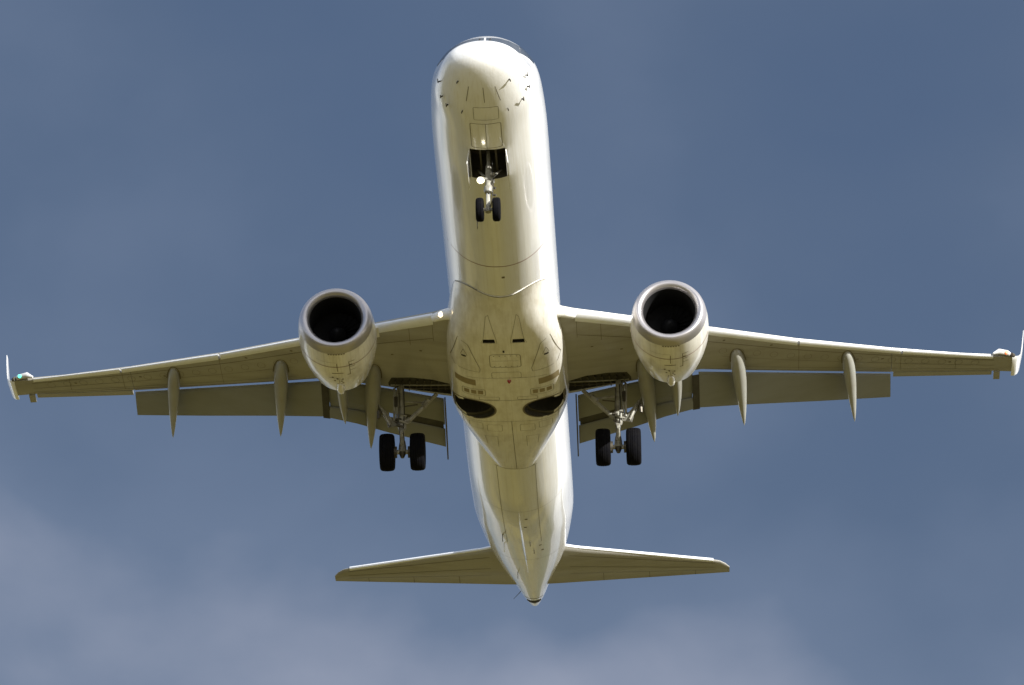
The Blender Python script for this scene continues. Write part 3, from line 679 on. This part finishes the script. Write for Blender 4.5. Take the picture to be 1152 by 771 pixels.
    m = MB(); m.tube([(GS, sg*GY-.42, GZ), (GS, sg*GY+.42, GZ)], .065, 'strut', 14)
    for q in (-1, 1): m.bar((GS-.05, sg*GY+q*.19, GZ-.16), (GS+.02, sg*GY+q*.19, GZ+.14), .07, .12, 'dkmetal', (1, 0, 0))
    m.tube([(GS, sg*GY, GZ-.02), (GS, sg*GY, GZ-.17)], [.11, .05], 'dkmetal', 12); m.build('axle', gear)
    m = MB(); m.bar((17.92, sg*2.98, -2.48), (17.70, sg*2.98, -2.72), .13, .05, 'strut', (1, 0, 1), w1=.07); m.bar((17.70, sg*2.98, -2.72), (GS-.08, sg*GY, GZ+.16), .07, .05, 'strut', (1, 0, -1), w1=.13); m.build('torque_link', gear)
    m = MB(); m.tube([(18.0, sg*2.80, -2.22), (17.98, sg*2.02, -1.42)], [.06, .055], 'strut', 12); m.tube([(18.0, sg*2.95, -2.26), (18.0, sg*2.76, -2.18)], .08, 'strut', 12); m.tube([(17.95, sg*2.40, -1.82), (17.95, sg*2.25, -1.62)], .08, 'strut', 12); m.build('side_brace', gear)
    m = MB(); m.tube([(17.99, sg*3.10, -1.22), (17.95, sg*3.12, -2.2)], .03, 'strut', 8); m.tube([(17.99, sg*3.20, -1.22), (17.95, sg*3.19, -2.25)], .035, 'strut', 8); m.tube([(17.95, sg*3.20, -2.22), (17.98, sg*2.98, -2.3)], .035, 'dkmetal', 8); m.tube([(17.97, sg*3.15, -1.5), (17.97, sg*3.15, -1.8)], .06, 'dkmetal', 8); m.build('retraction_actuator', gear)
    m = MB(); m.tube([(18.0, sg*2.95, -1.62), (18.05, sg*2.3, -1.66)], .03, 'strut', 8); m.tube([(18.0, sg*2.95, -1.78), (18.05, sg*2.55, -1.70)], .02, 'dkmetal', 8); m.build('lock_link', gear)
    m = MB(); m.loft([[(a, sg*b_, z_) for a, b_, z_ in ((17.75+d_, 3.62, -1.78), (17.85+d_, 3.66, -2.0), (17.95+d_, 3.45, -2.10), (18.0+d_, 3.12, -2.18), (18.0+d_, 3.08, -2.36), (17.95+d_, 3.35, -2.42), (17.9+d_, 3.42, -2.22), (17.82+d_, 3.50, -2.10))] for d_ in (0, .06)], 'strut'); m.tube([(17.85, sg*3.55, -1.85), (17.9, sg*3.30, -2.38)], .035, 'strut', 8); m.tube([(17.8, sg*3.60, -2.0), (17.8, sg*3.62, -2.22)], [.07, .04], 'dkmetal', 8); m.build('gear_door', gear)

# --- nose landing gear
NS, NZ = 3.56, -3.22
m = MB()
m.tube([(3.95, 0, -1.35), (3.9, 0, -1.9)], .045, 'strut', 12); m.tube([(4.0, 0, -1.75), (3.9, 0, -2.2), (3.80, 0, -2.48)], [.07, .085, .085], 'strut', 16)
m.tube([(3.80, 0, -2.46), (3.79, 0, -2.55), (3.78, 0, -2.62)], [.11, .12, .10], 'strut', 16)
m.tube([(3.78, 0, -2.62), (NS, 0, NZ+.08)], .052, 'chrome', 14); m.tube([(NS, -.24, NZ), (NS, .24, NZ)], .045, 'strut', 12); m.tube([(NS+.02, 0, NZ+.16), (NS, 0, NZ-.07)], [.06, .075], 'strut', 12)
for a, b_, c_ in ((.09, -2.05, .05), (.1, -2.25, .05), (-.07, -2.2, .045), (.13, -2.45, .035), (.14, -2.65, .03), (.04, -2.35, .06)): m.tube([(3.84, a-.04, b_), (3.82, a+.05, b_-.03)], c_, 'dkmetal' if b_ < -2.3 else 'strut', 8)
m.tube([(3.80, .10, -1.7), (3.76, .13, -2.4), (3.70, .11, -2.7), (3.6, .07, NZ+.1)], .011, 'black', 6)
ng = m.build('nose_landing_gear', root)
for q in (-1, 1):
    m = MB(); c = (NS, q*.21, NZ)
    m.lathe([(-.07, .15), (-.09, .20), (-.102, .24), (-.09, .28), (-.06, .302), (-.03, .307), (-.025, .30), (0, .309), (.025, .30), (.03, .307), (.06, .302), (.09, .28), (.102, .24), (.09, .20), (.07, .15)], c, (0, 1, 0), 'tyre', 40)
    m.lathe([(-.07, .15), (-.04, .12), (-.06, .05), (-.06, 0)], c, (0, 1, 0), 'hub', 24); m.lathe([(.07, .15), (.04, .12), (.06, .05), (.06, 0)], c, (0, 1, 0), 'hub', 24); m.build('wheel', ng, 50)
m = MB(); m.bar((3.72, 0, -2.6), (3.5, 0, -2.82), .10, .04, 'strut', (1, 0, 1), w1=.06); m.bar((3.5, 0, -2.82), (NS-.04, 0, NZ+.08), .06, .04, 'strut', (1, 0, -1), w1=.1); m.build('torque_link', ng)
m = MB(); m.tube([(4.75, -.30, -1.45), (3.95, -.05, -2.15)], .03, 'strut', 8); m.tube([(4.75, .30, -1.45), (3.95, .05, -2.15)], .03, 'strut', 8); m.build('drag_brace', ng)
m = MB(); m.lathe([(.10, .03), (.05, .08), (0, .10), (-.01, .105)], (3.72, -.19, -2.30), (1, 0, 0), 'strut', 20); m.build('lamp_housing', ng)
m = MB(); m.lathe([(0, 0), (.004, .06), (.012, .08)], (3.70, -.19, -2.30), (1, 0, 0), 'lamp', 24); m.build('taxi_light', ng, label='lit taxi light on the nose gear strut')
for q in (-1, 1):
    m = MB(); secs = []
    for u in (0, 1):
        secs.append([(s_, q*(.462+.05*u2+.02*u), z_) for s_, z_, u2 in ((3.28, -1.66, 0), (4.72, -1.70, 0), (4.68, -2.05, 1), (4.55, -2.13, 1), (3.45, -2.13, 1), (3.3, -2.03, 1))])
    m.loft(secs, 'white'); m.build('nose_gear_door', fuselage)
m = MB()
for y in (-.2, .2): m.bar((3.32, y, -1.5), (4.68, y, -1.5), .05, .05, 'dkmetal')
m.build('bay_rib', fuselage)

# --- tail
def tz(y): return .55 + .095*y
T_LE = [(0, 32.25), (1.2, 33.12), (5.6, 35.32), (5.85, 35.52), (6.04, 35.95)]
T_TE = [(0, 35.65), (.6, 35.75), (6.04, 36.36)]
def tsec(y, sg):
    a, b_ = lin(T_LE, y), lin(T_TE, y); c_ = b_-a; t_ = .055*c_; P = []
    for u, h in ((0, 0), (.02, -.4), (.08, -.75), (.25, -1), (.5, -.9), (.68, -.55), (.69, -.5), (1, -.04), (1, .04), (.69, .55), (.5, .9), (.25, 1), (.08, .75), (.02, .4)):
        P.append((a+c_*u, sg*y, tz(y)+t_*h))
    return P
for sg in (1, -1):
    m = MB(); m.loft([tsec(y, sg) for y in (.1, .8, 1.6, 2.6, 3.6, 4.6, 5.5, 5.75, 5.92, 6.04)], 'grey')
    m.loft([[(lin(T_LE, y)+d_, sg*y, tz(y)+zz) for d_, zz in ((-.03, 0), (-.01, -.035), (.09, -.05*1), (.09, .06), (-.01, .04))] for y in xs_line(.6, 5.55, 6)], 'slat')
    ts = m.build('horizontal_stabilizer', root, 30)
    x = MB(); sf = lambda s, y: tz(abs(y)) - .055*(lin(T_TE, abs(y))-lin(T_LE, abs(y)))*lin([(0, 0), (.02, .4), (.08, .75), (.25, 1), (.5, .9), (.68, .55), (.69, .5), (1, .04)], (s-lin(T_LE, abs(y)))/(lin(T_TE, abs(y))-lin(T_LE, abs(y))))
    for fr in (.15, .45, .69): ribbon(x, [(lin(T_LE, y)+(lin(T_TE, y)-lin(T_LE, y))*fr, sg*y) for y in xs_line(1.2, 5.6, 12)], .018, 'seam', sf, off=.006)
    for y in (2.2, 3.6, 5.0): ribbon(x, [(lin(T_LE, y)+(lin(T_TE, y)-lin(T_LE, y))*.69, sg*y), (lin(T_TE, y)-.02, sg*y)], .014, 'seam', sf, off=.006)
    cut(ts, None, x, 30)
m = MB(); m.loft([[(a+c_*u, th*h, z_) for u, h in ((0, 0), (.08, .7), (.3, 1), (.7, .6), (1, .05), (.7, -.6), (.3, -1), (.08, -.7))] for z_, a, c_, th in ((1.2, 31.0, 5.6, .22), (3, 32.6, 4.5, .18), (6.3, 35.2, 2.9, .11), (6.45, 35.5, 2.6, .05))], 'white'); m.build('vertical_fin', root, 50)
